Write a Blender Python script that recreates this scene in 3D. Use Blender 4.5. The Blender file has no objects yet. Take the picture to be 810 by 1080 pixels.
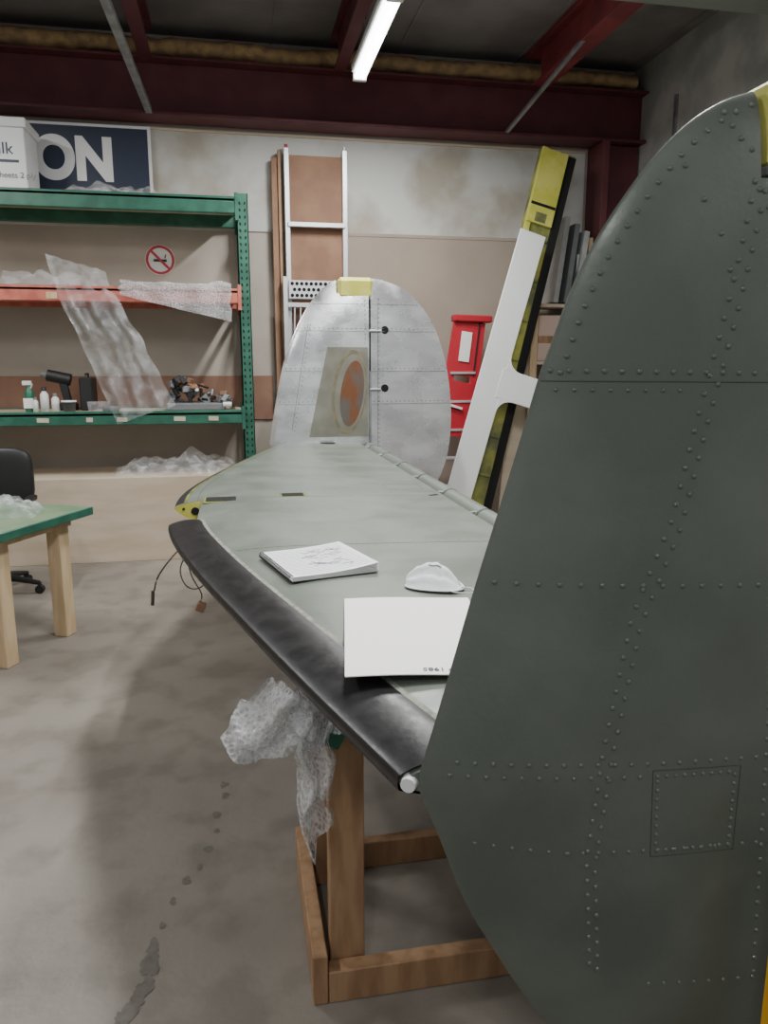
import bpy, bmesh, math, random
from mathutils import Vector, Matrix, Euler, noise
random.seed(7)
sc=bpy.context.scene
# ------------------------------------------------------------ materials
def mat(name,col,rough=.6,metal=0,col2=None,scale=4,bump=0,bscale=None,spec=None,lo=.4,hi=.6,detail=5,stretch=(1,1,1)):
    m=bpy.data.materials.new(name);m.use_nodes=True;nt=m.node_tree;b=nt.nodes['Principled BSDF']
    b.inputs['Base Color'].default_value=(*col,1);b.inputs['Roughness'].default_value=rough;b.inputs['Metallic'].default_value=metal
    if spec is not None:b.inputs['Specular IOR Level'].default_value=spec
    tc=nt.nodes.new('ShaderNodeTexCoord');mp=nt.nodes.new('ShaderNodeMapping');mp.inputs['Scale'].default_value=stretch
    nt.links.new(tc.outputs['Object'],mp.inputs[0])
    if col2:
        n=nt.nodes.new('ShaderNodeTexNoise');n.inputs['Scale'].default_value=scale;n.inputs['Detail'].default_value=detail
        nt.links.new(mp.outputs[0],n.inputs['Vector'])
        r=nt.nodes.new('ShaderNodeValToRGB');r.color_ramp.elements[0].position=lo;r.color_ramp.elements[1].position=hi
        r.color_ramp.elements[0].color=(*col,1);r.color_ramp.elements[1].color=(*col2,1)
        nt.links.new(n.outputs[0],r.inputs[0]);nt.links.new(r.outputs[0],b.inputs['Base Color'])
    if bump:
        n2=nt.nodes.new('ShaderNodeTexNoise');n2.inputs['Scale'].default_value=bscale or scale*4;n2.inputs['Detail'].default_value=4
        nt.links.new(mp.outputs[0],n2.inputs['Vector'])
        bp=nt.nodes.new('ShaderNodeBump');bp.inputs['Strength'].default_value=bump;bp.inputs['Distance'].default_value=.01
        nt.links.new(n2.outputs[0],bp.inputs['Height']);nt.links.new(bp.outputs[0],b.inputs['Normal'])
    return m
def roughvar(m,scale,r0,r1,lo=.4,hi=.6):
    nt=m.node_tree;b=nt.nodes['Principled BSDF'];tc=nt.nodes.new('ShaderNodeTexCoord');n=nt.nodes.new('ShaderNodeTexNoise');n.inputs['Scale'].default_value=scale;n.inputs['Detail'].default_value=6
    mr=nt.nodes.new('ShaderNodeMapRange');mr.inputs[1].default_value=lo;mr.inputs[2].default_value=hi;mr.inputs[3].default_value=r0;mr.inputs[4].default_value=r1
    nt.links.new(tc.outputs['Object'],n.inputs['Vector']);nt.links.new(n.outputs[0],mr.inputs[0]);nt.links.new(mr.outputs[0],b.inputs['Roughness'])
def emis(name,col,s):
    m=bpy.data.materials.new(name);m.use_nodes=True;b=m.node_tree.nodes['Principled BSDF']
    b.inputs['Base Color'].default_value=(*col,1);b.inputs['Emission Color'].default_value=(*col,1);b.inputs['Emission Strength'].default_value=s
    return m
def plastic(name,opac,bub=False,col=(.8,.82,.84),base=0,sc_=14):
    m=bpy.data.materials.new(name);m.use_nodes=True;nt=m.node_tree;b=nt.nodes['Principled BSDF'];o=nt.nodes['Material Output']
    b.inputs['Base Color'].default_value=(*col,1);b.inputs['Roughness'].default_value=.12
    t=nt.nodes.new('ShaderNodeBsdfTransparent');mx=nt.nodes.new('ShaderNodeMixShader')
    tc=nt.nodes.new('ShaderNodeTexCoord')
    n=nt.nodes.new('ShaderNodeTexVoronoi' if bub else 'ShaderNodeTexNoise');n.inputs['Scale'].default_value=85 if bub else sc_
    nt.links.new(tc.outputs['Object'],n.inputs['Vector'])
    mr=nt.nodes.new('ShaderNodeMapRange');mr.inputs[1].default_value=.1 if bub else .4;mr.inputs[2].default_value=.6 if bub else .72
    mr.inputs[3].default_value=opac*.5;mr.inputs[4].default_value=min(1,opac*1.6)
    nt.links.new(n.outputs[0],mr.inputs[0]);nt.links.new(mr.outputs[0],mx.inputs[0])
    bp=nt.nodes.new('ShaderNodeBump');bp.inputs['Strength'].default_value=.6;bp.inputs['Distance'].default_value=.01
    nt.links.new(n.outputs[0],bp.inputs['Height']);nt.links.new(bp.outputs[0],b.inputs['Normal'])
    nt.links.new(t.outputs[0],mx.inputs[1]);nt.links.new(b.outputs[0],mx.inputs[2]);nt.links.new(mx.outputs[0],o.inputs[0])
    return m
M={}
M['finpaint']=mat('fin_green_paint',(.098,.115,.096),.4,.15,(.142,.16,.138),3.5,.05,120,lo=.36,hi=.64,detail=10)
roughvar(M['finpaint'],5,.3,.5)
M['tailpaint']=mat('tail_green_paint',(.135,.16,.133),.4,.05,(.175,.2,.168),4,.05,60,lo=.32,hi=.68,detail=10)
roughvar(M['tailpaint'],4,.34,.48)
M['seam']=mat('panel_seam',(.055,.065,.055),.7)
M['faintseam']=mat('faint_panel_seam',(.1,.115,.097),.6)
M['rivet']=mat('rivet_paint',(.13,.15,.13),.33,.25)
M['alu']=mat('bare_aluminium',(.58,.59,.6),.32,.85,(.86,.87,.89),2.6,.06,30,lo=.38,hi=.62,detail=4,stretch=(1,1,2.2))
M['alu2']=mat('bare_aluminium_rudder',(.64,.65,.67),.32,.8,(.88,.89,.91),2.2,.06,30,lo=.36,hi=.62,detail=4,stretch=(1,1,2.2))
for k in('alu','alu2'):roughvar(M[k],6,.22,.36,.4,.6)
M['alurivet']=mat('aluminium_rivet',(.2,.21,.22),.4,.5)
M['chromate']=mat('zinc_chromate',(.45,.45,.06),.55,0,(.56,.54,.14),6)
M['chromdark']=mat('zinc_chromate_dark',(.28,.29,.05),.6,0,(.1,.11,.05),5)
M['olive']=mat('olive_primer',(.17,.165,.13),.5,.2,(.27,.265,.22),6,lo=.3,hi=.7)
M['tan']=mat('tan_primer_ring',(.26,.22,.13),.6,.1,(.16,.15,.1),12)
M['rust']=mat('worn_paint_oval',(.19,.075,.03),.55,.2,(.12,.11,.1),8,lo=.45,hi=.62,stretch=(1.6,1,.6))
M['boot']=mat('black_rubber_boot',(.006,.006,.007),.3,0,(.01,.01,.011),8,.05,60)
roughvar(M['boot'],18,.34,.42)
M['glue']=mat('dried_adhesive',(.3,.3,.25),.8,0,(.17,.19,.16),40)
M['black']=mat('black_plastic',(.014,.014,.015),.5)
M['hole']=mat('dark_recess',(.004,.004,.004),.9)
M['white']=mat('white_paint',(.75,.76,.76),.5)
M['paper']=mat('paper_white',(.9,.9,.91),.8)
M['rule']=mat('ruled_line_blue',(.55,.6,.68),.8)
M['mask']=mat('mask_fabric',(.72,.73,.76),.8,0,(.82,.82,.84),12,.2,60)
M['card']=mat('poster_card',(.97,.96,.91),.7,0,(.98,.97,.93),3)
M['ink']=mat('pencil_ink',(.12,.12,.14),.8)
M['wood']=mat('pine_wood',(.27,.15,.075),.7,0,(.38,.23,.125),7,.1,40,stretch=(3,3,.6))
M['pine']=mat('pale_pine',(.52,.38,.22),.7,0,(.62,.47,.29),7,stretch=(3,3,.5))
M['ply']=mat('plywood',(.5,.41,.3),.7,0,(.57,.48,.37),3,stretch=(.6,1,3))
M['brownply']=mat('brown_hardboard',(.24,.125,.075),.7,0,(.3,.17,.1),4)
M['rackgreen']=mat('rack_green_enamel',(.018,.1,.065),.45,0,(.03,.14,.09),9)
M['rackred']=mat('rack_orange_red',(.42,.1,.07),.5,0,(.55,.16,.11),9)
M['tablegreen']=mat('table_green_top',(.12,.2,.11),.6,0,(.18,.25,.15),6)
M['maroon']=mat('maroon_primer',(.1,.022,.03),.6,0,(.125,.03,.036),4)
M['redbeam']=mat('red_oxide_beam',(.22,.035,.04),.6,0,(.16,.025,.03),4)
M['insul']=mat('yellow_fibreglass',(.42,.28,.13),.95,0,(.26,.17,.09),12,.8,30)
M['galv']=mat('galvanised_steel',(.35,.36,.37),.45,.6,(.25,.26,.27),8)
M['ladderalu']=mat('ladder_aluminium',(.6,.61,.63),.35,.5)
M['red']=mat('red_fibreglass',(.42,.015,.03),.45)
M['navy']=mat('navy_enamel',(.02,.03,.06),.5)
M['signred']=mat('sign_red',(.5,.03,.05),.5)
M['box']=mat('cardboard',(.42,.3,.2),.8,0,(.48,.36,.25),4)
M['pinkbox']=mat('pink_box',(.6,.45,.38),.8)
M['greypanel']=mat('grey_panel',(.3,.31,.31),.6,0,(.38,.38,.37),5)
M['greygreen']=mat('grey_green_steel',(.2,.23,.2),.6)
M['grey']=mat('grey_plastic',(.15,.16,.17),.5)
M['greenplastic']=mat('green_plastic',(.02,.16,.09),.4)
M['yellow']=mat('safety_yellow',(.75,.4,.02),.5)
M['film']=plastic('polythene_film',.22,sc_=9)
M['bag']=plastic('crumpled_bag',.26)
M['bubble']=plastic('bubble_wrap_film',.3,True)
# ------------------------------------------------------------ builder
class MB:
    def __init__(s,name): s.name=name;s.v=[];s.f=[];s.m=[];s.sm=[];s.mats=[]
    def mi(s,k):
        if k not in s.mats:s.mats.append(k)
        return s.mats.index(k)
    def add(s,vs,fs,k,smooth=False):
        o=len(s.v);s.v+= [tuple(v) for v in vs];i=s.mi(k)
        for f in fs:s.f.append([a+o for a in f]);s.m.append(i);s.sm.append(smooth)
    def box(s,k,c,size,rot=(0,0,0),bev=0.003):
        bm=bmesh.new();bmesh.ops.create_cube(bm,size=1)
        for v in bm.verts:v.co=Vector((v.co.x*size[0],v.co.y*size[1],v.co.z*size[2]))
        if bev:bmesh.ops.bevel(bm,geom=bm.edges[:],offset=min(bev,min(size)*.3),segments=1,affect='EDGES')
        R=Euler(rot).to_matrix() if not isinstance(rot,Matrix) else rot
        bm.verts.ensure_lookup_table()
        s.add([R@v.co+Vector(c) for v in bm.verts],[[v.index for v in f.verts] for f in bm.faces],k);bm.free()
    def bx(s,k,x0,x1,y0,y1,z0,z1,bev=.003): s.box(k,((x0+x1)/2,(y0+y1)/2,(z0+z1)/2),(abs(x1-x0),abs(y1-y0),abs(z1-z0)),(0,0,0),bev)
    def beam(s,k,p0,p1,w,d,up=(0,0,1),bev=.003):
        p0=Vector(p0);p1=Vector(p1);z=(p1-p0);L=z.length;z.normalize();x=Vector(up).cross(z)
        if x.length<1e-4:x=Vector((1,0,0))
        x.normalize();y=z.cross(x);R=Matrix((x,y,z)).transposed()
        s.box(k,(p0+p1)/2,(w,d,L),R,bev)
    def tube(s,k,pts,r,n=10,caps=True):
        pts=[Vector(p) for p in pts];vs=[];fs=[]
        for i,p in enumerate(pts):
            t=(pts[min(i+1,len(pts)-1)]-pts[max(i-1,0)]).normalized()
            a=Vector((0,0,1)) if abs(t.z)<.9 else Vector((1,0,0))
            x=a.cross(t).normalized();y=t.cross(x);rr=r[i] if isinstance(r,(list,tuple)) else r
            for j in range(n):
                g=2*math.pi*j/n;vs.append(p+(x*math.cos(g)+y*math.sin(g))*rr)
        for i in range(len(pts)-1):
            for j in range(n):fs.append([i*n+j,i*n+(j+1)%n,(i+1)*n+(j+1)%n,(i+1)*n+j])
        s.add(vs,fs,k,True)
        if caps:s.add(vs[:n],[list(range(n))[::-1]],k);s.add(vs[-n:],[list(range(n))],k)
    def lathe(s,k,c,prof,n=16):
        vs=[];fs=[]
        for r,z in prof:
            for j in range(n):
                g=2*math.pi*j/n;vs.append((c[0]+r*math.cos(g),c[1]+r*math.sin(g),c[2]+z))
        for i in range(len(prof)-1):
            for j in range(n):fs.append([i*n+j,i*n+(j+1)%n,(i+1)*n+(j+1)%n,(i+1)*n+j])
        s.add(vs,fs,k,True)
    def grid(s,k,fn,nu,nv,smooth=True,flip=False):
        vs=[fn(i/nu,j/nv) for i in range(nu+1) for j in range(nv+1)];fs=[]
        for i in range(nu):
            for j in range(nv):
                a=i*(nv+1)+j;q=[a,a+1,a+nv+2,a+nv+1]
                fs.append(q[::-1] if flip else q)
        s.add(vs,fs,k,smooth)
    def done(s,parent=None):
        me=bpy.data.meshes.new(s.name);me.from_pydata(s.v,[],s.f)
        for k in s.mats:me.materials.append(M[k])
        me.polygons.foreach_set('material_index',s.m);me.polygons.foreach_set('use_smooth',s.sm)
        bm=bmesh.new();bm.from_mesh(me);bmesh.ops.recalc_face_normals(bm,faces=bm.faces);bm.to_mesh(me);bm.free()
        ob=bpy.data.objects.new(s.name,me);sc.collection.objects.link(ob)
        if parent:ob.parent=parent
        return ob
def empty(name):
    e=bpy.data.objects.new(name,None);sc.collection.objects.link(e);return e
def text(name,body,loc,size,k,rot=(math.pi/2,0,0),parent=None,ext=.001,bold=0,sx=1):
    c=bpy.data.curves.new(name,'FONT');c.body=body;c.size=size;c.extrude=ext;c.offset=bold;c.materials.append(M[k])
    o=bpy.data.objects.new(name,c);o.location=loc;o.rotation_euler=rot;o.scale=(sx,1,1);sc.collection.objects.link(o)
    if parent:o.parent=parent
    return o
def nz(x,y,z=0): return noise.noise(Vector((x,y,z)))
def cat(P,n=8):
    out=[]
    P=[P[0]]+P+[P[-1]]
    for i in range(1,len(P)-2):
        p0,p1,p2,p3=[Vector(p) for p in P[i-1:i+3]]
        for j in range(n):
            t=j/n;out.append(.5*((2*p1)+(p2-p0)*t+(2*p0-5*p1+4*p2-p3)*t*t+(3*p1-p0-3*p2+p3)*t**3))
    out.append(Vector(P[-1]));return out
# ------------------------------------------------------------ room
def room():
    fm=mat('concrete_floor',(.19,.17,.146),.45,0,(.285,.26,.225),1.1,.12,40,lo=.3,hi=.7,detail=10);M['concrete']=fm
    nt=fm.node_tree;b=nt.nodes['Principled BSDF'];rmp=[n for n in nt.nodes if n.type=='VALTORGB'][0]
    n=nt.nodes.new('ShaderNodeTexNoise');n.inputs['Scale'].default_value=5;n.inputs['Detail'].default_value=12
    r=nt.nodes.new('ShaderNodeValToRGB');r.color_ramp.elements[0].position=.38;r.color_ramp.elements[0].color=(.6,.59,.57,1);r.color_ramp.elements[1].position=.52
    mx=nt.nodes.new('ShaderNodeMixRGB');mx.blend_type='MULTIPLY';mx.inputs[0].default_value=.5
    tc=[q for q in nt.nodes if q.type=='TEX_COORD'][0]
    nt.links.new(tc.outputs['Object'],n.inputs['Vector']);nt.links.new(n.outputs[0],r.inputs[0])
    nt.links.new(rmp.outputs[0],mx.inputs[1]);nt.links.new(r.outputs[0],mx.inputs[2]);nt.links.new(mx.outputs[0],b.inputs['Base Color'])
    f=MB('floor');f.bx('concrete',-5.1,4,-3,7.4,-.1,0,0);f.done()
    M['wallpaint']=mat('wall_beige_board',(.4,.355,.305),.8,0,(.46,.415,.36),1.5)
    M['wallwhite']=mat('wall_patchy_white',(.55,.555,.53),.8,0,(.39,.355,.295),1.7,lo=.44,hi=.6,detail=7)
    M['walltan']=mat('wall_tan_board',(.32,.262,.212),.8,0,(.35,.29,.237),2)
    M['wallredbrown']=mat('wall_redbrown_board',(.23,.125,.085),.8,0,(.27,.15,.1),4)
    M['roof']=mat('ceiling_dark_sheet',(.16,.145,.14),.8,0,(.21,.195,.19),2,.1,20)
    M['vapour']=mat('vapour_barrier_sheet',(.32,.33,.31),.35,0,(.48,.48,.46),3,.5,9)
    w=MB('wall_back')
    w.bx('wallpaint',-5.1,4,7.2,7.35,0,4.3,0)
    w.bx('wallwhite',-4.95,3.34,7.185,7.2,2.76,3.56,.002)
    w.bx('walltan',1.0,3.34,7.175,7.2,0,2.75,.002)
    w.bx('walltan',1.0,3.34,7.17,7.186,2.745,2.775,.002)
    w.bx('wallredbrown',-4.9,.35,7.18,7.2,1.1,1.5,.002)
    w.bx('ply',-5,3.34,7.17,7.2,3.555,3.575,.002)
    w.done()
    w=MB('wall_right');w.bx('vapour',3.8,3.95,-3,7.35,0,4.3,0)
    for i in range(7):w.bx('galv',3.785,3.8,-2.6+i*1.5,-2.55+i*1.5,0,3.86,.002)
    w.done()
    w=MB('wall_left');w.bx('wallpaint',-5.15,-5.0,-3,7.35,0,4.3,0);w.done()
    c=MB('ceiling');c.bx('roof',-5.15,3.95,-3,7.35,4.3,4.4,0)
    for i in range(9):c.bx('roof',-5.1+i*1.1,-5.08+i*1.1,-3,7.2,4.292,4.3,.005)
    c.done()
    e=MB('eave_beam')
    e.bx('maroon',-5,3.8,7.02,7.17,3.62,4.02,.004);e.bx('maroon',-5,3.8,6.9,7.17,3.6,3.625);e.bx('maroon',-5,3.8,6.9,7.17,4.02,4.04)
    e.done()
    for i,x in enumerate((-4.0,-2.3,-.6,.95,2.72)):
        p=MB('roof_purlin');k='redbeam' if x>2 else 'maroon'
        w=.1 if x<2 else .16
        p.bx(k,x-.01,x+.01,-3,6.8,4.0,4.275);p.bx(k,x-w/2,x+w/2,-3,6.8,3.98,4.0);p.bx(k,x-w/2,x+w/2,-3,7.0,4.255,4.3)
        if x>2:p.beam('galv',(2.45,6.93,3.62),(2.66,5.85,3.99),.03,.03)
        p.done()
    s=MB('insulation_roll')
    def ins(u,v):
        x=-5+u*8.7;a=v*2*math.pi;r=.064+.026*nz(x*2.5,v*3)+.014*nz(x*9,v*3,4)
        return (x,7.0+r*math.cos(a)*1.2,4.135+.01*nz(x*1.3,0,9)+r*math.sin(a))
    s.grid('insul',ins,260,14);s.done()
    s=MB('roof_strut');s.beam('galv',(-.69,3.0,3.66),(-.60,6.88,3.62),.05,.05)
    for i in range(20):s.beam('hole',(-.687+i*.003,3.4+i*.18,3.628),(-.687+i*.003,3.48+i*.18,3.627),.02,.003,bev=0)
    s.done()
    s=MB('steel_crossbeam');s.bx('greygreen',1.5,3.78,4.75,4.9,3.87,3.97);s.bx('greygreen',1.5,3.78,4.7,4.95,3.86,3.87);s.done()
    s=MB('corner_column');s.bx('maroon',3.36,3.78,7.0,7.18,0,3.59);s.bx('maroon',3.36,3.42,6.85,7.18,0,3.59);s.done()
room()
# lights
def fixture(x,y,z=3.78,L=1.25,e=60):
    m=MB('fluorescent_light');m.bx('white',x-.06,x+.06,y-L/2,y+L/2,z,z+.06,.01);m.bx('white',x-.05,x+.05,y-L/2-.01,y-L/2+.03,z-.05,z);m.bx('white',x-.05,x+.05,y+L/2-.03,y+L/2+.01,z-.05,z)
    m.tube('tubeglow',[(x-.025,y-L/2+.03,z-.03),(x-.025,y+L/2-.03,z-.03)],.018);m.tube('tubeglow',[(x+.025,y-L/2+.03,z-.03),(x+.025,y+L/2-.03,z-.03)],.018)
    for dy in(-.4,.4):m.tube('galv',[(x,y+dy,z+.06),(x,y+dy,4.28)],.004,6)
    o=m.done()
    l=bpy.data.lights.new('tube_lamp','AREA');l.shape='RECTANGLE';l.size=.1;l.size_y=L-.1;l.energy=e;l.color=(1,.995,.98)
    lo=bpy.data.objects.new('tube_lamp',l);lo.location=(x,y,z-.055);sc.collection.objects.link(lo);lo.parent=o
M['tubeglow']=emis('fluorescent_tube_glow',(.97,.98,1),14)
fixture(.99,5.4,3.71,1.3,105)
fixture(.95,2.3,3.78,1.3,120)
fixture(-2.4,4.6,3.78,1.3,85);fixture(-2.4,1.2,3.78,1.3,50);fixture(2.6,-1.0,3.78,1.3,22);fixture(-.6,-1.4,3.78,1.3,38)  # last one is an added, unseen fill lamp behind the camera to brighten the floor
w=bpy.data.worlds.new('World');sc.world=w;w.use_nodes=True;w.node_tree.nodes['Background'].inputs[0].default_value=(.92,.96,1,1);w.node_tree.nodes['Background'].inputs[1].default_value=.45
# ------------------------------------------------------------ fins
def interp(L,z):
    if z<=L[0][1]:return L[0][0]
    for a,b in zip(L,L[1:]):
        if z<=b[1]:
            t=(z-a[1])/max(1e-6,b[1]-a[1]);return a[0]+(b[0]-a[0])*t
    return L[-1][0]
class Fin:
    def __init__(s,le,te,y0,T,hx):
        s.le=[tuple(p)[:2] for p in cat([(x,z,0) for x,z in le])];s.te=[tuple(p)[:2] for p in cat([(x,z,0) for x,z in te])]
        s.le.sort(key=lambda p:p[1]);s.te.sort(key=lambda p:p[1]);s.y0=y0;s.T=T;s.hx=hx
    def h(s,x,z):
        l=interp(s.le,z);c=s.hx-l;q=min(1,max(0,(x-l)/.45));k=min(1,max(0.02,c/.55))**.6
        return s.T*k*max(0,1-(1-q)**2.2)**.7
    def hr(s,x,z):
        t=interp(s.te,z);q=min(1,max(0,(t-x)/max(.05,(t-s.hx))));k=min(1,max(.02,(t-s.hx)/.5))**.6
        return s.T*k*(.08+.8*q)
    def piece(s,mb,k,z0,z1,xe=None,nz_=60,nx=26):
        for sg in(-1,1):
            def fn(u,v):
                z=z0+(z1-z0)*(.5-.5*math.cos(math.pi*u));l=interp(s.le,z);r=(xe or s.hx);x=l+(r-l)*(v**1.8)
                return (x,s.y0+sg*s.h(x,z),z)
            mb.grid(k,fn,nz_,nx,True,sg>0)
        r=xe or s.hx   # closing strip on rear edge and top
        mb.grid(k,lambda u,v:(r,s.y0+(v*2-1)*s.h(r,z0+(z1-z0)*u),z0+(z1-z0)*u),20,2,False)
        l=interp(s.le,z1);mb.grid(k,lambda u,v:(l+(r-l)*u,s.y0+(v*2-1)*s.h(l+(r-l)*u,z1),z1),10,2,False)
    def rudder(s,mb,k,z0,z1):
        for sg in(-1,1):
            def fn(u,v):
                z=z0+(z1-z0)*(.5-.5*math.cos(math.pi*u));r=interp(s.te,z);x=s.hx+.012+max(0,(r-s.hx-.012))*v
                return (x,s.y0+sg*s.hr(x,z),z)
            mb.grid(k,fn,60,16,True,sg>0)
        x=s.hx+.012;mb.grid(k,lambda u,v:(x,s.y0+(v*2-1)*s.hr(x,z0+(z1-z0)*u),z0+(z1-z0)*u),20,2,False)
    def rivet(s,mb,k,x,z,r=.0042,hh=.0028,rud=False):
        y=s.y0-(s.hr(x,z) if rud else s.h(x,z));n=8;vs=[];fs=[]
        for rr,d in((1.0,-.0005),(.75,.65),(.35,.95)):
            for j in range(n):
                a=2*math.pi*j/n;vs.append((x+r*rr*math.cos(a),y-hh*d,z+r*rr*math.sin(a)))
        for i in range(2):
            for j in range(n):fs.append([i*n+j,i*n+(j+1)%n,(i+1)*n+(j+1)%n,(i+1)*n+j])
        fs.append([2*n+j for j in range(n)]);mb.add(vs,fs,k,True)
    def row(s,mb,k,pts,sp=.024,r=.0042,rud=False,hh=.0028):
        pts=[Vector((p[0],p[1],0)) for p in pts];d=0
        for a,b in zip(pts,pts[1:]):
            L=(b-a).length
            while d<L:
                q=a+(b-a)*(d/L);s.rivet(mb,k,q.x,q.y,r,hh,rud);d+=sp
            d-=L
    def line(s,mb,k,pts,r=.0012,rud=False):
        P=[]
        for a,b in zip(pts,pts[1:]):
            for i in range(12):
                t=i/12;x=a[0]+(b[0]-a[0])*t;z=a[1]+(b[1]-a[1])*t;P.append((x,s.y0-(s.hr(x,z) if rud else s.h(x,z)),z))
        x,z=pts[-1];P.append((x,s.y0-(s.hr(x,z) if rud else s.h(x,z)),z));mb.tube(k,P,r,5)
tail=empty('aircraft_tailplane')
te0=[(1.02,.26),(1.2,.3),(1.45,.45),(1.61,.716),(1.679,.96),(1.69,1.277),(1.637,1.633),(1.518,1.936),(1.328,2.146),(1.15,2.225),(1.02,2.245)]
nle=[(1.0,.30),(.85,.31),(.68,.36),(.55,.44),(.466,.532),(.422,.60),(.371,.688),(.322,.781),(.278,.901),(.255,.959),(.246,.995),(.265,1.066),(.293,1.167),(.326,1.287),(.358,1.396),(.387,1.496),(.411,1.583),(.428,1.631),(.450,1.694),(.481,1.759),(.519,1.818),(.563,1.874),(.609,1.918),(.656,1.947),(.702,1.963),(.8,1.99),(1.0,2.01)]
nte=[(x,.3+(z-.26)*1.71/1.985) for x,z in te0]
NF=Fin(nle,nte,1.0,.055,1.0)
b=MB('near_fin')
NF.piece(b,'finpaint',.302,1.845,None,80,34);NF.piece(b,'finpaint',1.845,1.962,.701,24,18)
NF.rudder(b,'finpaint',.302,2.008)
b.bx('chromate',.710,1.03,.962,1.04,1.86,1.972,.006);b.bx('galv',.710,1.0,.958,1.042,1.848,1.862,.002)
# rivets
off=[]
for x,z in NF.le:
    if 1.6<z<1.96 and x<.7: off.append((x+.02,z-.014))
NF.row(b,'rivet',off,.0235)
NF.row(b,'rivet',[(.425,1.592),(.768,1.588)],.0235)
NF.line(b,'seam',[(.413,1.578),(.6,1.577),(1.0,1.573)],.001)
NF.row(b,'rivet',[(.432,1.566),(.62,1.565)],.024,.003)
NF.row(b,'rivet',[(.352,1.297),(.76,1.283)],.03)
NF.row(b,'rivet',[(.30,1.028),(.62,1.012),(.98,1.0)],.026,.0038);NF.row(b,'rivet',[(.29,1.008),(.60,.992)],.026,.0038)
NF.row(b,'rivet',[(.47,.872),(.98,.852)],.024,.0036);NF.row(b,'rivet',[(.33,.893),(.47,.872)],.028,.0034)
NF.row(b,'rivet',[(.62,.62),(.98,.60)],.026,.0036)
sp=[(.693,1.84),(.659,1.672),(.627,1.525),(.600,1.387),(.548,1.244),(.514,1.033),(.50,.86),(.52,.66)]
NF.row(b,'rivet',sp,.026);NF.row(b,'rivet',[(x+.014,z-.012) for x,z in sp],.026)
NF.row(b,'rivet',[(.70,1.83),(.735,1.77),(.747,1.673),(.762,1.5),(.77,1.3),(.785,1.0),(.803,.617)],.026)
NF.row(b,'rivet',[(.655,1.93),(.67,1.9),(.70,1.87)],.02);NF.row(b,'rivet',[(.60,1.86),(.66,1.75),(.665,1.68)],.05)
hp=[(.595,1.002),(.742,.996),(.742,.853),(.602,.856),(.595,1.002)]
NF.line(b,'seam',hp,.0009);NF.row(b,'rivet',[(.603,.992),(.733,.987),(.733,.863),(.61,.866),(.603,.992)],.015,.0036)
NF.line(b,'seam',[(1.0,.33),(1.0,1.83)],.002)
b.done(tail)
fle=[(1.02,.26),(.8,.30),(.6,.40),(.47,.53),(.37,.7),(.28,.87),(.252,.97),(.258,1.05),(.296,1.277),(.376,1.632),(.51,1.946),(.636,2.12),(.759,2.217),(.88,2.25),(1.02,2.262)]
FF=Fin(fle,te0,5.9,.055,1.02)
b=MB('far_fin')
FF.piece(b,'alu',.262,2.125,None,80,30);FF.piece(b,'alu',2.125,2.222,.775,20,14)
FF.rudder(b,'alu2',.262,2.242)
b.bx('chromate',.785,1.06,5.855,5.945,2.085,2.245,.04)
def patch(pts,k,off,n=24):
    (x0,z0),(x1,z1),(x2,z2),(x3,z3)=pts
    def fn(u,v):
        x=(x0*(1-u)+x1*u)*(1-v)+(x3*(1-u)+x2*u)*v;z=(z0*(1-u)+z1*u)*(1-v)+(z3*(1-u)+z2*u)*v
        return (x,5.9-FF.h(x,z)-off,z)
    b.grid(k,fn,n,n)
patch([(.70,1.73),(1.01,1.73),(1.01,1.05),(.55,1.05)],'olive',.002)
def oval(k,cx,cz,rx,rz,tilt,off):
    def fn(u,v):
        a=v*2*math.pi;x=cx+u*(rx*math.cos(a)+tilt*math.sin(a));z=cz+u*rz*math.sin(a);x=min(x,1.012)
        return (x,5.9-FF.h(x,z)-off,z)
    b.grid(k,fn,8,36)
oval('tan',.865,1.39,.135,.32,.03,.004);oval('olive',.872,1.388,.118,.29,.03,.005);oval('rust',.885,1.38,.09,.25,.03,.006)
for z in(1.3,1.55,1.85,2.05):FF.line(b,'alurivet',[(interp(FF.le,z)+.02,z),(1.0,z)],.0024);FF.line(b,'alurivet',[(1.04,z),(interp(FF.te,z)-.02,z)],.0024,True)
for z in(1.32,1.57,1.87):
    FF.row(b,'alurivet',[(interp(FF.le,z)+.03,z),(1.0,z)],.035,.005);FF.row(b,'alurivet',[(1.06,z),(interp(FF.te,z)-.05,z)],.035,.005,True)
FF.row(b,'alurivet',[(.99,1.06),(.99,2.1)],.035,.005);FF.row(b,'alurivet',[(1.1,.9),(1.1,2.1)],.035,.005,True)
FF.line(b,'alurivet',[(.42,1.1),(.56,1.9)],.002);FF.line(b,'alurivet',[(1.09,.9),(1.09,2.1)],.002,True)
FF.row(b,'alurivet',[(.44,1.1),(.58,1.9)],.035,.005)
b.bx('hole',1.019,1.033,5.845,5.955,.3,2.085,.001)
for z in(1.86,1.42):
    b.tube('hole',[(1.145,5.9-FF.hr(1.145,z)-.002,z),(1.145,5.93,z)],.03,16);b.tube('galv',[(1.02,5.835,z-.01),(1.11,5.835,z-.01)],.012,8)
b.tube('galv',[(1.025,5.832,1.0),(1.025,5.832,1.55)],.008,8)
b.done(tail)
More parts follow.
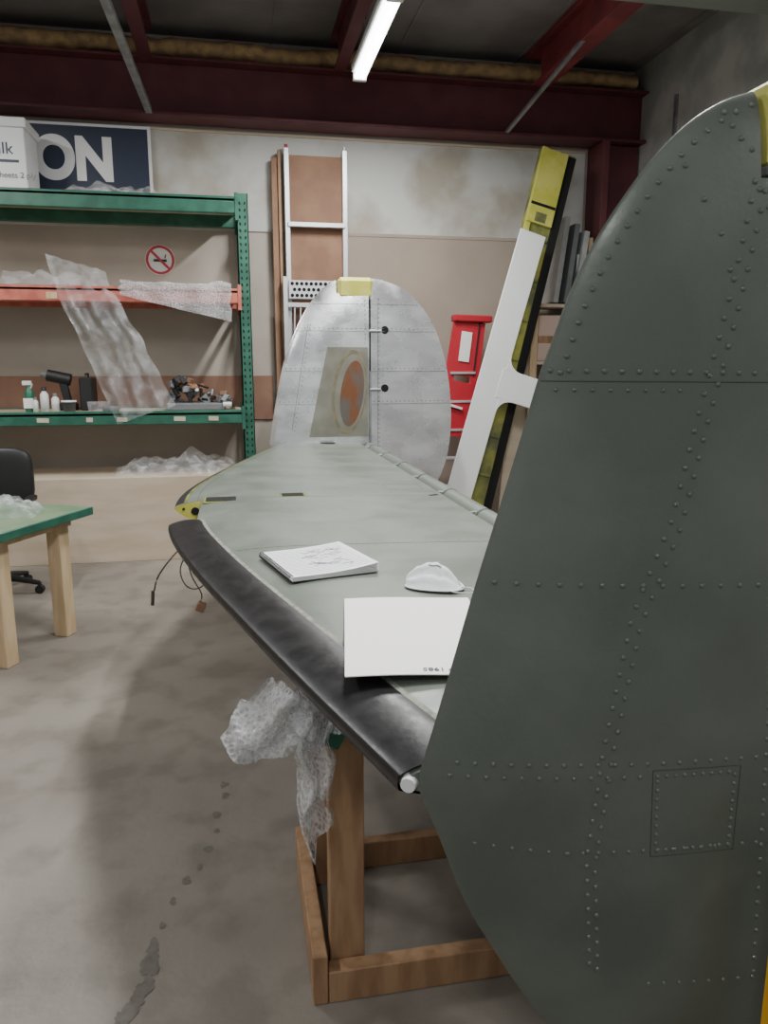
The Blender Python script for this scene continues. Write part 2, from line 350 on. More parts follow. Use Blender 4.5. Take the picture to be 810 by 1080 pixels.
# ------------------------------------------------------------ stabiliser
YC=3.42
LEt=[tuple(p)[:2] for p in cat([(-.285,0,0),(-.28,.3,0),(-.238,.62,0),(-.13,1.1,0),(.0,1.58,0),(.133,2.05,0),(.268,2.5,0)],10)]
def LE(y): return interp(LEt,abs(y-YC))
TE=.95
def sec(s): s=max(0,min(1,s));a=min(s/.3,1);return (1-(1-a)**2)**.62-.38*max(0,(s-.3)/.7)**1.6
def gb(s): s=max(0,min(1,s));return math.sin(math.pi*min(1,s)**.85) if s<1 else 0
def kk(y): return 1-.25*abs(y-YC)/2.45
def S(x,y): return (x-LE(y))/(TE-LE(y))
def zt(x,y): return .968+.042*sec(S(x,y))
def zb(x,y): return .960-.06*gb(S(x,y))*kk(y)
b=MB('stabiliser')
def sect(y0,y1,xs,k,ny=20,nx=30):
    X=lambda v,y:(max(xs,LE(y)) if xs is not None else LE(y))
    xx=lambda y,v:X(0,y)+(TE-X(0,y))*v**1.7
    yy=lambda u:y0+(y1-y0)*u
    b.grid(k,lambda u,v:(xx(yy(u),v),yy(u),zt(xx(yy(u),v),yy(u))),ny,nx)
    b.grid(k,lambda u,v:(xx(yy(u),v),yy(u),zb(xx(yy(u),v),yy(u))),ny,nx,True,True)
    for y in(y0,y1):b.grid(k,lambda u,v:(xx(y,u),y,zb(xx(y,u),y)*(1-v)+v*zt(xx(y,u),y)),30,2,False)
    for q in(0,1):b.grid(k,lambda u,v:(xx(yy(u),q),yy(u),zb(xx(yy(u),q),yy(u))*(1-v)+v*zt(xx(yy(u),q),yy(u))),ny,2,False)
sect(1.04,3.05,None,'tailpaint',40);sect(3.05,3.47,-.165,'tailpaint',6);sect(3.47,5.87,None,'tailpaint',40)
# open nose rib of far half: chromate cap with lightening hole
yq=3.468
capx=[LE(yq)+.002+i*.15/14 for i in range(15)]
vs=[(x,yq-.004,zt(x,yq)) for x in capx]+[(x,yq-.004,zb(x,yq)-.03*math.sin(math.pi*i/14)) for i,x in list(enumerate(capx))[::-1]]
b.add(vs,[list(range(len(vs)))],'chromate')
b.tube('hole',[(-.195,yq-.007,.95),(-.195,yq+.01,.95)],.018,14)
for x in(-.245,-.16,-.145):b.tube('hole',[(x,yq-.007,.962),(x,yq+.01,.962)],.006,8)
def strip(k,y0,y1,a0,a1,off,ny=30):
    b.grid(k,lambda u,v:((lambda y:(lambda x:(x,y,zt(x,y)+off))(LE(y)+a0+(a1-a0)*v))(y0+(y1-y0)*u)),ny,4)
strip('hole',3.49,5.84,.0,.04,.0015);strip('chromdark',3.49,5.84,.04,.055,.0015)
strip('faintseam',3.49,5.84,.1,.104,.001);strip('glue',1.06,3.04,.118,.134,.0008)
def zl(k,pts,r=.0008):
    P=[]
    for a,c in zip(pts,pts[1:]):
        for i in range(16):
            t=i/15;x=a[0]+(c[0]-a[0])*t;y=a[1]+(c[1]-a[1])*t;P.append((x,y,zt(x,y)))
    b.tube(k,P,r,5)
zl('seam',[(LE(2.46)+.15,2.46),(.94,2.45)],.001);zl('faintseam',[(LE(4.4)+.15,4.4),(.94,4.4)])
zl('faintseam',[(-.1,3.42),(.94,3.42)],.001)
zl('faintseam',[(.72,3.6),(.9,3.6),(.9,3.75),(.72,3.75),(.72,3.6)],.001)
for x0,x1,y0,y1 in((-.15,-.005,3.37,3.5),(.19,.30,3.42,3.52)):
    zz=zt((x0+x1)/2,y0);b.box('chromdark',((x0+x1)/2,(y0+y1)/2,zz-.0015),(x1-x0+.012,y1-y0+.012,.006));b.box('hole',((x0+x1)/2,(y0+y1)/2,zz),(x1-x0-.01,y1-y0-.02,.007))
b.box('black',(.9,3.42,zt(.9,3.42)),(.05,.02,.006),(0,0,.5))
b.tube('hole',[(.685,5.80,.96),(.685,5.80,zt(.685,5.8)+.002)],.06,20)
def riv(x,y,r=.0025):
    z=zt(x,y);n=6;b.add([(x+r*math.cos(i*math.pi/3),y+r*math.sin(i*math.pi/3),z) for i in range(6)]+[(x,y,z+.0012)],[[i,(i+1)%6,6] for i in range(6)],'faintseam',True)
for y in(2.43,2.49,3.1,4.37,4.43,5.6):
    x=LE(y)+.2
    while x<.93:riv(x,y);x+=.04
for i in range(110):riv(.9,1.2+i*.041)
# elevator hinge tube at trailing edge
b.bx('tailpaint',.93,.975,1.06,5.84,.94,.975,.01)
b.tube('tailpaint',[(1.02,1.06,.955),(1.02,5.82,.955)],.048,18)
for i in range(9):
    y=1.4+i*.53;b.tube('seam',[(1.02,y,.955),(1.02,y+.02,.955)],.0495,18);b.bx('galv',.96,1.03,y+.03,y+.05,.95,.99)
b.done(tail)
# de-icer boot
b=MB('deicer_boot')
def bt(u,v):
    y=1.045+2.03*u;e=math.sqrt(max(0,min(1,(3.075-y)/.06)))
    a=v*2-1;x=LE(y)+.122*(abs(a)**1.5)*(.5+.5*e);o=.005*e*(1-abs(a)**8)+.001
    z=zt(x,y)+o if a>0 else zb(x,y)-o
    if abs(a)<.02:z=.964
    return (x-.006*e*(1-abs(a))**1.5,y,z)
b.grid('boot',bt,80,36)
b.done(tail)
b=MB('nose_cap');b.tube('white',[(.238,1.035,.966),(.252,1.06,.966)],[.012,.016],14);b.done(tail)
# hanging wires
M['wire']=mat('wire_insulation',(.09,.06,.05),.6)
b=MB('wire_harness')
b.tube('wire',cat([(-.12,3.15,.94),(-.19,3.1,.88),(-.24,3.05,.80),(-.22,3.0,.74),(-.17,2.98,.73),(-.12,3.0,.78),(-.11,3.05,.93)],5),.0028,6)
b.tube('wire',cat([(-.12,3.18,.94),(-.21,3.1,.86),(-.2,3.05,.77),(-.16,3.0,.70),(-.17,3.0,.66)],5),.0028,6)
b.tube('wire',cat([(-.14,3.2,.94),(-.26,3.15,.84),(-.33,3.1,.76),(-.35,3.08,.70)],5),.0035,6)
b.tube('wire',cat([(-.13,3.1,.94),(-.15,3.05,.85),(-.2,3.03,.81),(-.16,3.0,.76),(-.12,3.02,.8)],5),.0022,6)
b.box('brownply',(-.165,2.99,.65),(.035,.03,.035),(.3,.4,0));b.tube('wire',[(-.355,3.08,.70),(-.36,3.08,.64)],.007,8)
b.done(tail)
# ------------------------------------------------------------ items on tailplane
b=MB('spiral_notebook')
cx,cy,ang=.225,2.2,math.radians(14);ca,sa=math.cos(ang),math.sin(ang)
def L2W(a,c): return (cx+a*ca-c*sa,cy+a*sa+c*ca)
W,H=.26,.31
base=.003+max(zt(*L2W(sx*W/2,sy*H/2)) for sx in(-1,0,1) for sy in(-1,0,1))
def slab(k,z0,z1,curl=0,W=W,H=H):
    def fn(u,v,z):
        x,y=L2W((u-.5)*W,(v-.5)*H);return (x,y,z+curl*(max(0,u-.3)**2)*(1-.3*v)+.0)
    b.grid(k,lambda u,v:fn(u,v,z1),14,10);b.grid(k,lambda u,v:fn(u,v,z0),14,10)
    for q in(0,1):b.grid(k,lambda u,v:fn(u,q,z0+(z1-z0)*v),14,1,False);b.grid(k,lambda u,v:fn(q,u,z0+(z1-z0)*v),10,1,False)
slab('grey',base,base+.002);
for i in range(6):slab('paper',base+.002+i*.002,base+.0036+i*.002,.006*i)
for i in range(30):
    x,y=L2W(-W/2,(i/29-.5)*H*.95);P=[]
    for j in range(9):
        a=j/8*2*math.pi;P.append((x+.008*math.cos(a)*ca,y+.008*math.cos(a)*sa,base+.008+.009*math.sin(a)))
    b.tube('black',P,.0013,5,False)
zp=base+.0137
def pz(a,q): u=a/W+.5;return zp+.03*(max(0,u-.3)**2)*(1-.3*(q/H+.5))
for i in range(20):
    q=(i/19-.5)*H*.86;P=[]
    for j in range(15):
        a=(j/14-.5)*W*.9;x,y=L2W(a,q);P.append((x,y,pz(a,q)+.0003))
    b.tube('rule',P,.0005,4,False)
random.seed(3)
for i in range(26):
    q0=(-.4+.8*random.random())*H*.9;a0=-.02+.1*random.random();P=[];L=random.uniform(.02,.06);an=random.uniform(-.9,.9)
    for j in range(8):
        t=j/7;a=a0+(t-.5)*L*math.cos(an);q=q0+(t-.5)*L*math.sin(an)+.006*math.sin(t*5+i);x,y=L2W(a,q);P.append((x,y,pz(a,q)+.0008))
    b.tube('ink',P,.0006,4,False)
b.done()
b=MB('poster_board')
a=math.radians(-8);R=Matrix.Rotation(a,3,'Z');pc=Vector((.372,1.55,0))
zc=max(zt(.3+.1*i,1.35+.1*j) for i in range(4) for j in range(5))+.010
def pb(u,v,o):
    q=R@Vector(((u-.5)*.312,(v-.5)*.495,0))+pc;return (q.x,q.y,zc+o+.004*(1-v)**2+.002*math.sin(u*5))
b.grid('card',lambda u,v:pb(u,v,0),12,16);b.grid('card',lambda u,v:pb(u,v,.002),12,16)
for q in(0,1):b.grid('card',lambda u,v:pb(u,q,.002*v),12,1);b.grid('card',lambda u,v:pb(q,u,.002*v),16,1)
pbo=b.done()
q=R@Vector((.095,-.218,0))+pc
text('handwriting','TEMP 1985',(q.x,q.y,zc+.0075),.022,'ink',(0,0,a+math.pi),pbo,.0004)
# folded dust mask: two panels meeting at a raised ridge, scalloped open edge
b=MB('dust_mask')
mc=Vector((.515,1.92,zt(.5,1.93)+.006))
ra=math.radians(-25);rc,rs=math.cos(ra),math.sin(ra)
def mk(u,v,o=0):
    a=u*2-1;d=v*2-1
    L=.082;w=.062*(1-abs(a)**2.4)**.55 if abs(a)<1 else 0
    x=a*L;y=d*w-.012*a*a
    rid=(1-abs(d)**1.25)
    z=(.056*(1-abs(a+.12)**1.8)**.8 if abs(a+.12)<1 and abs(a)<1 else 0)*rid*(1+.14*math.sin(abs(d)*12))+.006*nz(a*5,d*5,3)*rid
    return (mc.x+x*rc-y*rs,mc.y+x*rs+y*rc,mc.z+max(z-o,0)+.002)
b.grid('mask',lambda u,v:mk(u,v),40,28);b.grid('mask',lambda u,v:mk(u,v,.002),40,28)
b.tube('mask',[mk(.02+.96*j/30,0) for j in range(31)],.002,6,False)
b.tube('rule',[mk(.08+.84*j/30,.5) for j in range(31)],.0014,6,False)
b.tube('galv',[mk(.4+.2*j/8,.42) for j in range(9)],.0022,6)
e0=Vector(mk(.98,.5));e1_=Vector(mk(.8,.02))
b.tube('white',cat([tuple(e0),tuple(e0+Vector((.018,-.012,0))),tuple(e0+Vector((.012,-.05,0))),tuple(e1_+Vector((.01,-.02,0))),tuple(e1_)],6),.0014,6)
b.done()
# ------------------------------------------------------------ trestle stands
def stand(x0,x1,y0,y1,zt_,name='wooden_trestle'):
    b=MB(name)
    b.bx('wood',x0-.01,x1,y0-.045,y0,0.0,.09);b.bx('wood',x0-.01,x1,y1,y1+.04,.0,.09)
    b.bx('wood',x0-.05,x0-.012,y0-.045,y1+.06,0,.14);b.bx('wood',x1,x1+.04,y0-.045,y1+.06,0,.14)
    for x in(x0,x1-.09):
        b.bx('wood',x,x+.09,y0+.002,y0+.05,0,zt_-.09);b.bx('wood',x,x+.09,y1-.05,y1-.002,0,zt_-.09)
        b.bx('wood',x+.02,x+.07,y0-.01,y1+.01,zt_-.18,zt_-.09)
    b.bx('wood',x0-.05,x1+.05,y0-.03,y0+.06,zt_-.09,zt_);b.bx('wood',x0-.05,x1+.05,y1-.06,y1+.03,zt_-.09,zt_)
    b.bx('grey',x0-.05,x1+.05,y0-.03,y0+.06,zt_,zt_+.012)
    return b
b=stand(.19,.80,1.70,2.16,.885)
b.box('greenplastic',(.245,1.66,.76),(.11,.02,.07),(.1,.25,0));b.box('greenplastic',(.28,1.65,.75),(.1,.02,.035),(0,-.4,0));b.box('greenplastic',(.2,1.665,.73),(.05,.02,.05),(0,.5,0))
b.done();stand(.13,.75,4.45,4.9,.885).done()
# bubble wrap draped over trestle under leading edge
b=MB('bubble_wrap')
def bw(u,v):
    x=.03+.18*u-.09*v*(1-u);dr=.06+.13*math.sin(u*math.pi*.8+.3)*(1-.5*u)+.02*math.sin(u*9)
    return (x+.02*nz(v*4,u*5,3),1.61+.05*nz(u*4,v*3)+.025*math.sin(u*14+v*3)-.03*v,.895-dr*v-.01*u+.03*nz(u*6,v*5,7)*v)
b.grid('bubble',bw,40,40)
b.grid('bubble',lambda u,v:tuple(Vector(bw(u,v))+Vector((.02,.02,-.01+.02*nz(u*5,v*5,12)))),24,24)
def bs_(u,v):
    w=.10*(1-.35*v);x=.085+.035*v+w*u
    return (x+.012*nz(v*5,u*3)+.008*math.sin(v*15),1.60+.03*math.sin(u*11+v*3)+.02*nz(v*6,u*3,2),.87-(.37+.05*math.sin(u*6))*v)
b.grid('bubble',bs_,26,50)
b.grid('bubble',lambda u,v:tuple(Vector(bs_(u,v*.8))+Vector((.01,.015,0))),20,30)
def bw2(u,v):
    return (.28+.22*u+.03*nz(v*3,u*4),1.62+.02*math.sin(u*12),.885-(.10+.04*math.sin(u*5))*v)
b.grid('bubble',bw2,30,16)
b.done()
# ------------------------------------------------------------ pallet rack
b=MB('pallet_rack')
XR=.11;XL=-2.7
for x in(XR,XL):
    for y in(6.5,7.08):
        b.bx('rackgreen',x-.045,x+.045,y-.03,y-.022,0,2.93,.001);b.bx('rackgreen',x-.045,x-.037,y-.03,y+.03,0,2.93,.001);b.bx('rackgreen',x+.037,x+.045,y-.03,y+.03,0,2.93,.001)
        for i in range(54):
            z=.1+i*.052
            for dx in(-.02,.02):b.box('hole',(x+dx,y-.0305,z),(.012,.002,.022),(0,.25 if dx>0 else -.25,0),0)
        b.bx('rackgreen',x-.06,x+.06,y-.05,y+.05,0,.01)
    for i in range(4):
        z=.3+i*.62;b.beam('rackgreen',(x,6.52,z),(x,7.06,z),.03,.03);b.beam('rackgreen',(x,6.52,z),(x,7.06,z+.6),.025,.025)
for k,z0,z1 in(('rackgreen',2.75,2.90),('rackred',2.06,2.2),('rackgreen',1.10,1.23)):
    for y in(6.44,7.09):
        b.bx(k,XL+.05,XR-.045,y,y+.045,z0+.02,z1-.01,.008);b.bx(k,XL+.05,XR-.045,y+.0,y+.055,z1-.04,z1,.006)
        b.bx(k,XR-.06,XR-.03,y-.005,y+.045,z0-.03,z1+.03,.004)
    b.bx('ply',XL+.05,XR-.06,6.5,7.08,z1-.03,z1-.008,.002)
for x,w in((-1.5,.09),(-.9,.08),(-.45,.09),(-.18,.08),(-1.15,.05)):
    b.box('ply',(x,6.438,1.165),(w,.003,.035),(0,.03,0),0)
b.bx('pine',-1.4,-1.32,6.436,6.44,2.1,2.15,0)
rack=b.done()
b=MB('plywood_base');b.bx('ply',-2.65,.04,6.38,6.41,0.0,.7);b.bx('ply',-2.65,.04,6.41,7.1,.68,.7);b.bx('ply',-2.65,-2.62,6.41,7.1,0,.68);b.bx('ply',.01,.04,6.41,7.1,0,.68)
b.done(rack)
# things on rack
b=MB('cardboard_box');b.bx('white',-1.95,-1.5,6.6,7.0,2.9,3.38,.006);b.bx('white',-1.97,-1.48,6.58,7.02,3.36,3.43,.006);b.box('navy',(-1.7,6.598,3.12),(.3,.002,.02),(0,0,0),0);bo=b.done()
text('box_lettering','Silk',(-1.75,6.596,3.17),.12,'navy',parent=bo);text('box_print','sheets 2 ply',(-1.72,6.596,3.0),.06,'grey',parent=bo)
b=MB('enamel_sign');b.bx('white',-1.75,-.62,7.12,7.14,3.0,3.56,.002);b.bx('navy',-1.73,-.645,7.112,7.121,3.02,3.535,.001);so=b.done()
text('letters','ON',(-1.56,7.11,3.13),.45,'white',parent=so,bold=.022,sx=.88)
def crumple(name,k,c,sx,sy,sz,seed,n=44,amp=1):
    b=MB(name)
    def fn(u,v):
        a=u*2-1;d=v*2-1;r=max(0,1-a*a)**.5*max(0,1-d*d)**.5
        z=sz*r*(.45+.9*abs(nz(u*4+seed,v*3,seed))+.25*nz(u*11,v*9,seed)*amp)
        return (c[0]+a*sx/2*(1+.12*nz(v*6,seed)),c[1]+d*sy/2*(1+.12*nz(u*6,seed,3)),c[2]+max(.002,z))
    b.grid(k,fn,n,n,True);return b.done()
crumple('plastic_bag','bag',(-.9,6.75,2.901),.8,.45,.13,3)
crumple('plastic_bag','bag',(-.5,6.68,.701),1.0,.5,.2,11)
b=MB('polythene_sheet')
def sh(u,v):
    tl,tr,br,bl=(-1.42,2.46),(-.98,2.33),(-.47,1.28),(-.93,1.13)
    w0=tl[0]*(1-u)+tr[0]*u;w1=bl[0]*(1-u)+br[0]*u;z0=tl[1]*(1-u)+tr[1]*u;z1=bl[1]*(1-u)+br[1]*u
    f=.03*math.sin(u*19+v*2)+.03*nz(u*6,v*4,5)
    y=6.36+f if v>.25 else 6.36+f*v*4+(.25-v)*1.0
    return (w0*(1-v)+w1*v+.04*nz(v*5,u,8),min(y,6.42) if v>.3 else y,z0*(1-v)+z1*v+.03*nz(u*5,v*2,1))
b.grid('film',sh,50,60)
b.grid('film',lambda u,v:(-1.75+.6*u+.03*nz(u*4,v*4),6.6+.2*v-.1,2.212+.14*math.sin(v*3.1)*max(0,.6+.6*nz(u*5,v*3,6))),40,20)
b.done()
b=MB('bubble_wrap_sheet')
def bs(u,v):
    x=-.85+.85*u;
    if v<.35: return (x,6.72-.3*(v/.35)+.0,2.215+.05*abs(nz(u*6,v*5))+.01)
    w=(v-.35)/.65;return (x+.03*nz(w*3,u*3),6.42-.016*math.sin(u*20)-.01,2.235-(.10+.2*u)*w)
b.grid('bubble',bs,50,30);b.done()
zs=1.224
b=MB('spray_bottle');b.lathe('greenplastic',(-1.63,6.62,zs),[(0,0),(.035,0),(.037,.01),(.037,.13),(.03,.17),(.014,.19),(.014,.21)]);b.box('white',(-1.64,6.62,zs+.23),(.07,.025,.035));b.box('white',(-1.61,6.62,zs+.2),(.01,.012,.05),(0,.4,0));b.bx('paper',-1.668,-1.592,6.581,6.583,zs+.03,zs+.11,0);b.done()
for x,h,r in((-1.5,.2,.033),(-1.42,.15,.03),(-1.57,.12,.022)):
    b=MB('white_bottle');b.lathe('white',(x,6.55,zs),[(0,0),(r,0),(r,h*.7),(r*.5,h*.82),(r*.5,h*.86)]);b.lathe('black' if r>.031 else 'grey',(x,6.55,zs),[(r*.55,h*.84),(r*.55,h),(0,h)]);b.done()
b=MB('power_drill');b.tube('black',[(-1.52,6.8,zs+.29),(-1.34,6.8,zs+.25)],.05);b.tube('grey',[(-1.57,6.8,zs+.3),(-1.52,6.8,zs+.29)],[.015,.035]);b.beam('black',(-1.40,6.8,zs+.23),(-1.37,6.8,zs+.06),.05,.06);b.bx('black',-1.44,-1.3,6.75,6.85,zs,zs+.06,.01);b.done()
b=MB('tool_case');b.bx('black',-1.26,-1.16,6.7,6.95,zs,zs+.27,.01);b.tube('black',[(-1.21,6.74,zs+.26),(-1.21,6.74,zs+.3),(-1.21,6.86,zs+.3),(-1.21,6.86,zs+.26)],.008);b.done()
b=MB('paint_tub');b.lathe('grey',(-1.32,6.56,zs),[(0,0),(.045,0),(.055,.08),(.058,.08)]);b.lathe('white',(-1.32,6.56,zs+.08),[(.06,0),(.06,.012),(0,.012)]);b.done()
b=MB('plastic_tray');b.lathe('film',(-1.1,6.6,zs),[(0,0),(.08,0),(.09,.08),(0,.08)]);b.bx('grey',-1.06,-.94,6.52,6.66,zs,zs+.04,.01);b.done()
random.seed(11)
b=MB('scrap_parts_pile')
for i in range(48):
    a=random.random();x=-.57+.5*a;hh=.27*(1-abs(a-.35)*1.3);z=zs+.08+random.random()*max(.02,hh-.05)
    y=6.6+.25*random.random()
    k=random.choice(['galv','black','grey','brownply','galv','grey','black'])
    if i%3: b.box(k,(x,y,z),(.03+.09*random.random(),.03+.05*random.random(),.015+.03*random.random()),(random.random()*3,random.random()*3,random.random()*3))
    else:
        d=Vector((random.random()-.5,random.random()-.5,(random.random()-.5)*.4)).normalized()*.06;b.tube(k,[Vector((x,y,z))-d,Vector((x,y,z))+d],.008+.012*random.random())
b.bx('grey',-.56,-.08,6.56,6.95,zs,zs+.06,.01);b.tube('white',[(-.1,6.55,zs+.05),(-.03,6.55,zs+.05)],.02)
b.done()
# wall sign
b=MB('no_smoking_sign');cc=Vector((-.60,7.199,2.50))
b.tube('white',[cc,cc-Vector((0,.006,0))],.128,32)
b.grid('signred',lambda u,v:(cc.x+(.1+.022*u)*math.cos(v*2*math.pi),cc.y-.009,cc.z+(.1+.022*u)*math.sin(v*2*math.pi)),2,40,False)
b.box('black',(cc.x,cc.y-.009,cc.z-.005),(.11,.003,.02),(0,0,0),0);b.box('black',(cc.x+.045,cc.y-.009,cc.z+.03),(.008,.003,.035),(0,.3,0),0)
b.box('signred',(cc.x,cc.y-.012,cc.z),(.2,.003,.02),(0,math.pi/4,0),0)
b.done()
# ------------------------------------------------------------ ladders at back wall
b=MB('aluminium_ladder')
x0,x1=.51,1.02
b.bx('brownply',x0-.02,x1,7.13,7.15,1.9,3.40)
for x in(x0,x1):b.bx('ladderalu',x-.022,x+.022,7.05,7.12,.0,3.44,.004);b.tube('red' if x<.6 else 'ladderalu',[(x,7.08,3.44),(x,7.08,3.47)],.015)
for i in(0,1,2,8):b.tube('ladderalu',[(x0,7.085,.25+i*.32),(x1,7.085,.25+i*.32)],.018)
b.bx('ladderalu',x0,x1,7.03,7.06,2.79,2.83)
b.done()
b=MB('scaffold_plank')
b.bx('ladderalu',.5,.98,6.96,7.0,2.17,2.33,.004)
for i in range(11):
    for j in range(3):
        zc_=2.2+j*.05;b.tube('hole',[(.53+i*.042+(j%2)*.02,6.955,zc_),(.53+i*.042+(j%2)*.02,6.965,zc_)],.016,8)
for x in(.47,.98):b.bx('ladderalu',x-.02,x+.02,6.96,7.01,0,2.36)
for i in range(9):b.beam('ladderalu',(.52+i*.052,6.98,.9),(.55+i*.052,6.98,2.1),.014,.014)
b.bx('ladderalu',.48,.98,6.965,6.995,2.1,2.14);b.bx('ladderalu',.48,.98,6.965,6.995,1.62,1.66);b.bx('ladderalu',.48,.98,6.965,6.995,.86,.9)
b.done()
b=MB('timber_post');b.bx('brownply',.38,.43,7.08,7.15,0,3.36);b.bx('wood',.435,.46,7.06,7.15,0,3.42);b.done()
# ------------------------------------------------------------ right back clutter
b=MB('red_stepladder')
tl=Vector((2.02,6.86,1.98));tr=Vector((2.22,6.86,1.98))
bl=Vector((1.66,6.66,0.0));br=Vector((2.02,6.66,0.0))
b.beam('red',bl,tl,.085,.03,(0,1,0));b.beam('red',br,tr,.085,.03,(0,1,0))
b.box('red',(2.15,6.86,2.01),(.36,.13,.06),(0,.03,0),.01)
for i in range(6):
    t=.12+i*.13;p=bl.lerp(tl,t);q=br.lerp(tr,t);b.beam('ladderalu',p,q,.07,.022)
b.beam('red',(1.71,7.0,0),(2.03,6.93,1.95),.04,.03,(0,1,0));b.beam('red',(2.1,7.0,0),(2.25,6.93,1.95),.04,.03,(0,1,0))
b.box('red',(2.11,6.825,1.74),(.27,.012,.5),(-.1,.14,0),0);b.box('black',(2.19,6.82,1.74),(.012,.02,.5),(-.1,.14,0),0);b.box('white',(2.08,6.81,1.76),(.1,.006,.27),(-.1,.14,0),0);b.box('white',(1.98,6.74,1.22),(.12,.03,.02),(-.1,.3,0),0)
b.box('red',(2.0,6.765,1.2),(.25,.012,.5),(-.1,.17,0),0)
b.done()
b=MB('white_panel_cross')
P0=Vector((1.72,6.18,.02));P1=Vector((2.54,6.42,2.70))
b.beam('white',P0,P1,.235,.02,(0,1,0))
pm=P0.lerp(P1,.54)
ax=(P1-P0).normalized();sd=Vector((1,0,0))-ax*ax.x;sd.normalize();nn=ax.cross(sd)
Rm=Matrix((sd,nn,ax)).transposed()
b.box('white',pm+sd*.3,(.46,.022,.26),Rm);
for sg in(-1,1):
    q=[]
    for j in range(9):
        t=j/8*math.pi/2;q.append(pm+sd*(.115+.12*(1-math.sin(t)))+ax*(sg*(.13+.12*(1-math.cos(t))))-nn*.011)
    c0=pm+sd*.1+ax*sg*.12-nn*.011
    vs=[c0]+q;vs2=[v+nn*.022 for v in vs];n=len(vs)
    b.add(vs+vs2,[list(range(n)),list(range(n,2*n))[::-1]]+[[i,(i+1)%n,n+(i+1)%n,n+i] for i in range(n)],'white')
b.done()
b=MB('chromate_spar')
A=Vector((1.98,6.42,.02));Bt=Vector((2.86,6.72,3.42));ax=(Bt-A).normalized();sd=(Vector((1,0,0))-ax*ax.x).normalized();nn=ax.cross(sd);Rm=Matrix((sd,nn,ax)).transposed();Lh=(Bt-A).length
mid=(A+Bt)/2
b.box('chromdark',mid,(.32,.08,Lh),Rm);b.box('hole',mid+sd*.125-nn*.045,(.075,.02,Lh*.99),Rm);b.box('chromate',mid-sd*.135-nn*.045,(.05,.03,Lh),Rm)
b.box('chromate',A.lerp(Bt,.905)-sd*.04-nn*.05,(.24,.05,.64),Rm);b.box('hole',A.lerp(Bt,.86)-sd*.04-nn*.077,(.23,.004,.025),Rm);b.box('chromdark',A.lerp(Bt,.83)-sd*.04-nn*.077,(.1,.004,.08),Rm)
for i in range(8):b.box('chromdark',A.lerp(Bt,.08+.1*i)-sd*.02-nn*.045,(.2,.02,.02),Rm)
b.done()
b=MB('timber_shelving')
for x in(2.75,3.3):
    for y in(6.82,7.08):b.bx('pine',x-.02,x+.02,y-.03,y+.03,0,2.12)
for z in(.25,.95,1.6,2.12):b.bx('ply',2.72,3.34,6.8,7.12,z,z+.03)
b.bx('ply',2.72,2.74,6.78,7.12,0,2.12)
b.done()
b=MB('storage_boxes')
b.bx('pinkbox',2.79,3.25,6.84,7.1,1.631,2.05,.006);b.bx('box',2.79,3.25,6.84,7.1,.981,1.45,.006);b.bx('pinkbox',2.79,3.25,6.84,7.1,.281,.8,.006);b.bx('wood',2.79,3.25,6.83,6.84,1.8,1.86);b.done()
b=MB('grey_panels')
for i in range(3):b.box(['greypanel','grey','greypanel'][i],(2.98+i*.1,6.95,2.54-.03*i),(.05,.3,.76-.06*i),(0,.12,0))
b.bx('pine',3.26,3.3,6.85,6.9,2.151,2.75);b.bx('white',3.15,3.2,6.85,6.87,2.151,2.6)
b.done()
b=MB('plywood_offcut');b.beam('ply',(2.45,6.6,0),(2.6,6.72,1.75),.2,.02,(0,1,0));b.beam('pine',(2.62,6.6,0),(2.7,6.7,2.1),.06,.02,(0,1,0));b.done()
# ------------------------------------------------------------ table, chair
b=MB('workbench_table')
e1=Vector((.42,.907,0));e2=Vector((-.907,.42,0));P=Vector((-1.24,3.98,0));an=math.atan2(e1.y,e1.x)
def tb(k,a0,a1,c0,c1,z0,z1,bev=.004):
    c=P+e1*(a0+a1)/2+e2*(c0+c1)/2;b.box(k,(c.x,c.y,(z0+z1)/2),(abs(a1-a0),abs(c1-c0),z1-z0),(0,0,an),bev)
tb('tablegreen',0,.86,0,1.5,.715,.759);tb('rackgreen',-.004,.864,-.012,.0,.71,.758)
for a0 in(.14,.64):
    for c0 in(.07,1.3):tb('pine',a0,a0+.09,c0,c0+.09,0,.715)
tb('pine',.1,.76,.07,.10,.66,.71);tb('pine',.1,.76,1.4,1.43,.66,.71);tb('pine',.1,.13,.07,1.4,.66,.71);tb('pine',.74,.76,.07,1.4,.66,.71)
b.done()
c=P+e1*.52+e2*.34;crumple('plastic_bag','bag',(c.x,c.y,.76),.4,.3,.16,23)
c=P+e1*.2+e2*.3;b=MB('hand_tools');b.tube('grey',[(c.x-.08,c.y,.772),(c.x+.08,c.y-.04,.772)],.012);b.tube('ladderalu',[(c.x-.1,c.y-.06,.768),(c.x+.1,c.y-.1,.768)],.008);b.done()
b=MB('office_chair');cx,cy=-1.70,5.62
for i in range(5):
    a=i*2*math.pi/5-.15;p=(cx+.29*math.cos(a),cy+.29*math.sin(a));b.tube('black',[(cx,cy,.12),(cx+.15*math.cos(a),cy+.15*math.sin(a),.105),(p[0],p[1],.075)],[.03,.022,.016]);b.tube('black',[(p[0]-.02*math.sin(a),p[1]+.02*math.cos(a),.03),(p[0]+.02*math.sin(a),p[1]-.02*math.cos(a),.03)],.03,14);b.tube('black',[(p[0],p[1],.03),(p[0],p[1],.08)],.012)
b.tube('black',[(cx,cy,.1),(cx,cy,.44)],[.035,.022])
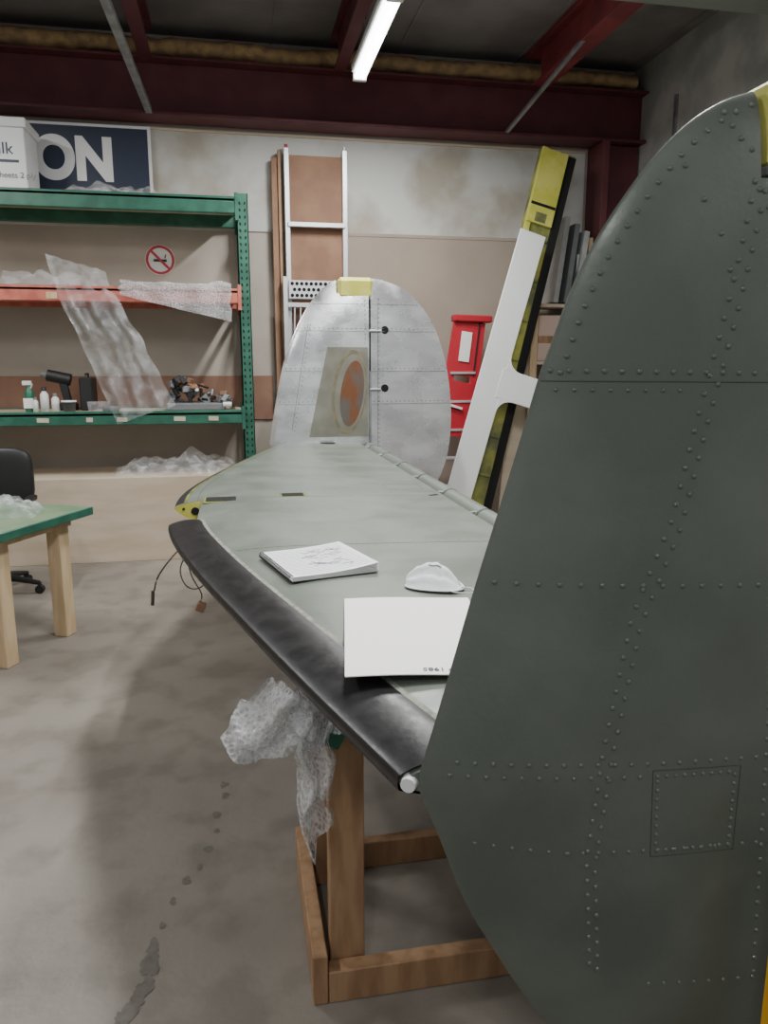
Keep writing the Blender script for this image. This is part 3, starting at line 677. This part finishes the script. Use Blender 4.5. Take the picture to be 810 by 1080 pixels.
def cush(c,sx,sy,sz):
    def fn(u,v):
        t=u*math.pi;p=v*2*math.pi;f=lambda q:math.copysign(abs(q)**.5,q)
        return (c[0]+sx*f(math.sin(t))*f(math.cos(p)),c[1]+sy*f(math.sin(t))*f(math.sin(p)),c[2]+sz*f(math.cos(t)))
    b.grid('black',fn,16,28)
cush((cx,cy,.48),.25,.24,.045);cush((cx+.02,cy+.2,.80),.23,.05,.22);b.beam('black',(cx+.02,cy+.15,.45),(cx+.02,cy+.24,.8),.06,.02);cush((cx+.26,cy,.67),.03,.13,.02);b.tube('black',[(cx+.26,cy,.67),(cx+.26,cy,.48)],.015)
b.done()
# floor stains
b=MB('floor_stain')
M['stain']=mat('damp_stain',(.12,.108,.093),.42,0,(.17,.153,.132),30,lo=.35,hi=.65)
random.seed(5)
path=cat([(-.10,2.75,0),(-.12,2.45,0),(-.2,2.2,0),(-.29,1.95,0),(-.28,1.8,0),(-.35,1.66,0),(-.375,1.53,0),(-.33,1.42,0),(-.26,1.34,0)],6)
for i,p in enumerate(path):
    if i<18 and i%2: continue
    x=p.x+random.uniform(-.012,.012);y=p.y+random.uniform(-.01,.01);n=18;s_=random.uniform(.7,1.2)*(.7 if i<18 else 1);z=.0008+i*.00003
    b.add([(x,y,z)]+[(x+s_*(.019+.013*nz(i,math.cos(j*2*math.pi/n)*1.5,math.sin(j*2*math.pi/n)*1.5))*math.cos(j*2*math.pi/n),y+s_*(.028+.02*nz(i*3,math.cos(j*2*math.pi/n)*1.5,math.sin(j*2*math.pi/n)*1.5))*math.sin(j*2*math.pi/n),z) for j in range(n)],[[0,1+j,1+(j+1)%n] for j in range(n)],'stain')
b.done()
b=MB('yellow_post');b.bx('yellow',.772,.82,.84,.89,0,.875,.008);b.bx('yellow',.74,.85,.81,.92,0,.01);b.done()
# ------------------------------------------------------------ camera
cd=bpy.data.cameras.new('camera');cd.sensor_fit='VERTICAL';cd.sensor_height=36;cd.lens=36*800/1080
co=bpy.data.objects.new('camera',cd);co.location=(0,0,1.6);co.rotation_euler=(math.radians(90-11),0,math.radians(-11));sc.collection.objects.link(co);sc.camera=co
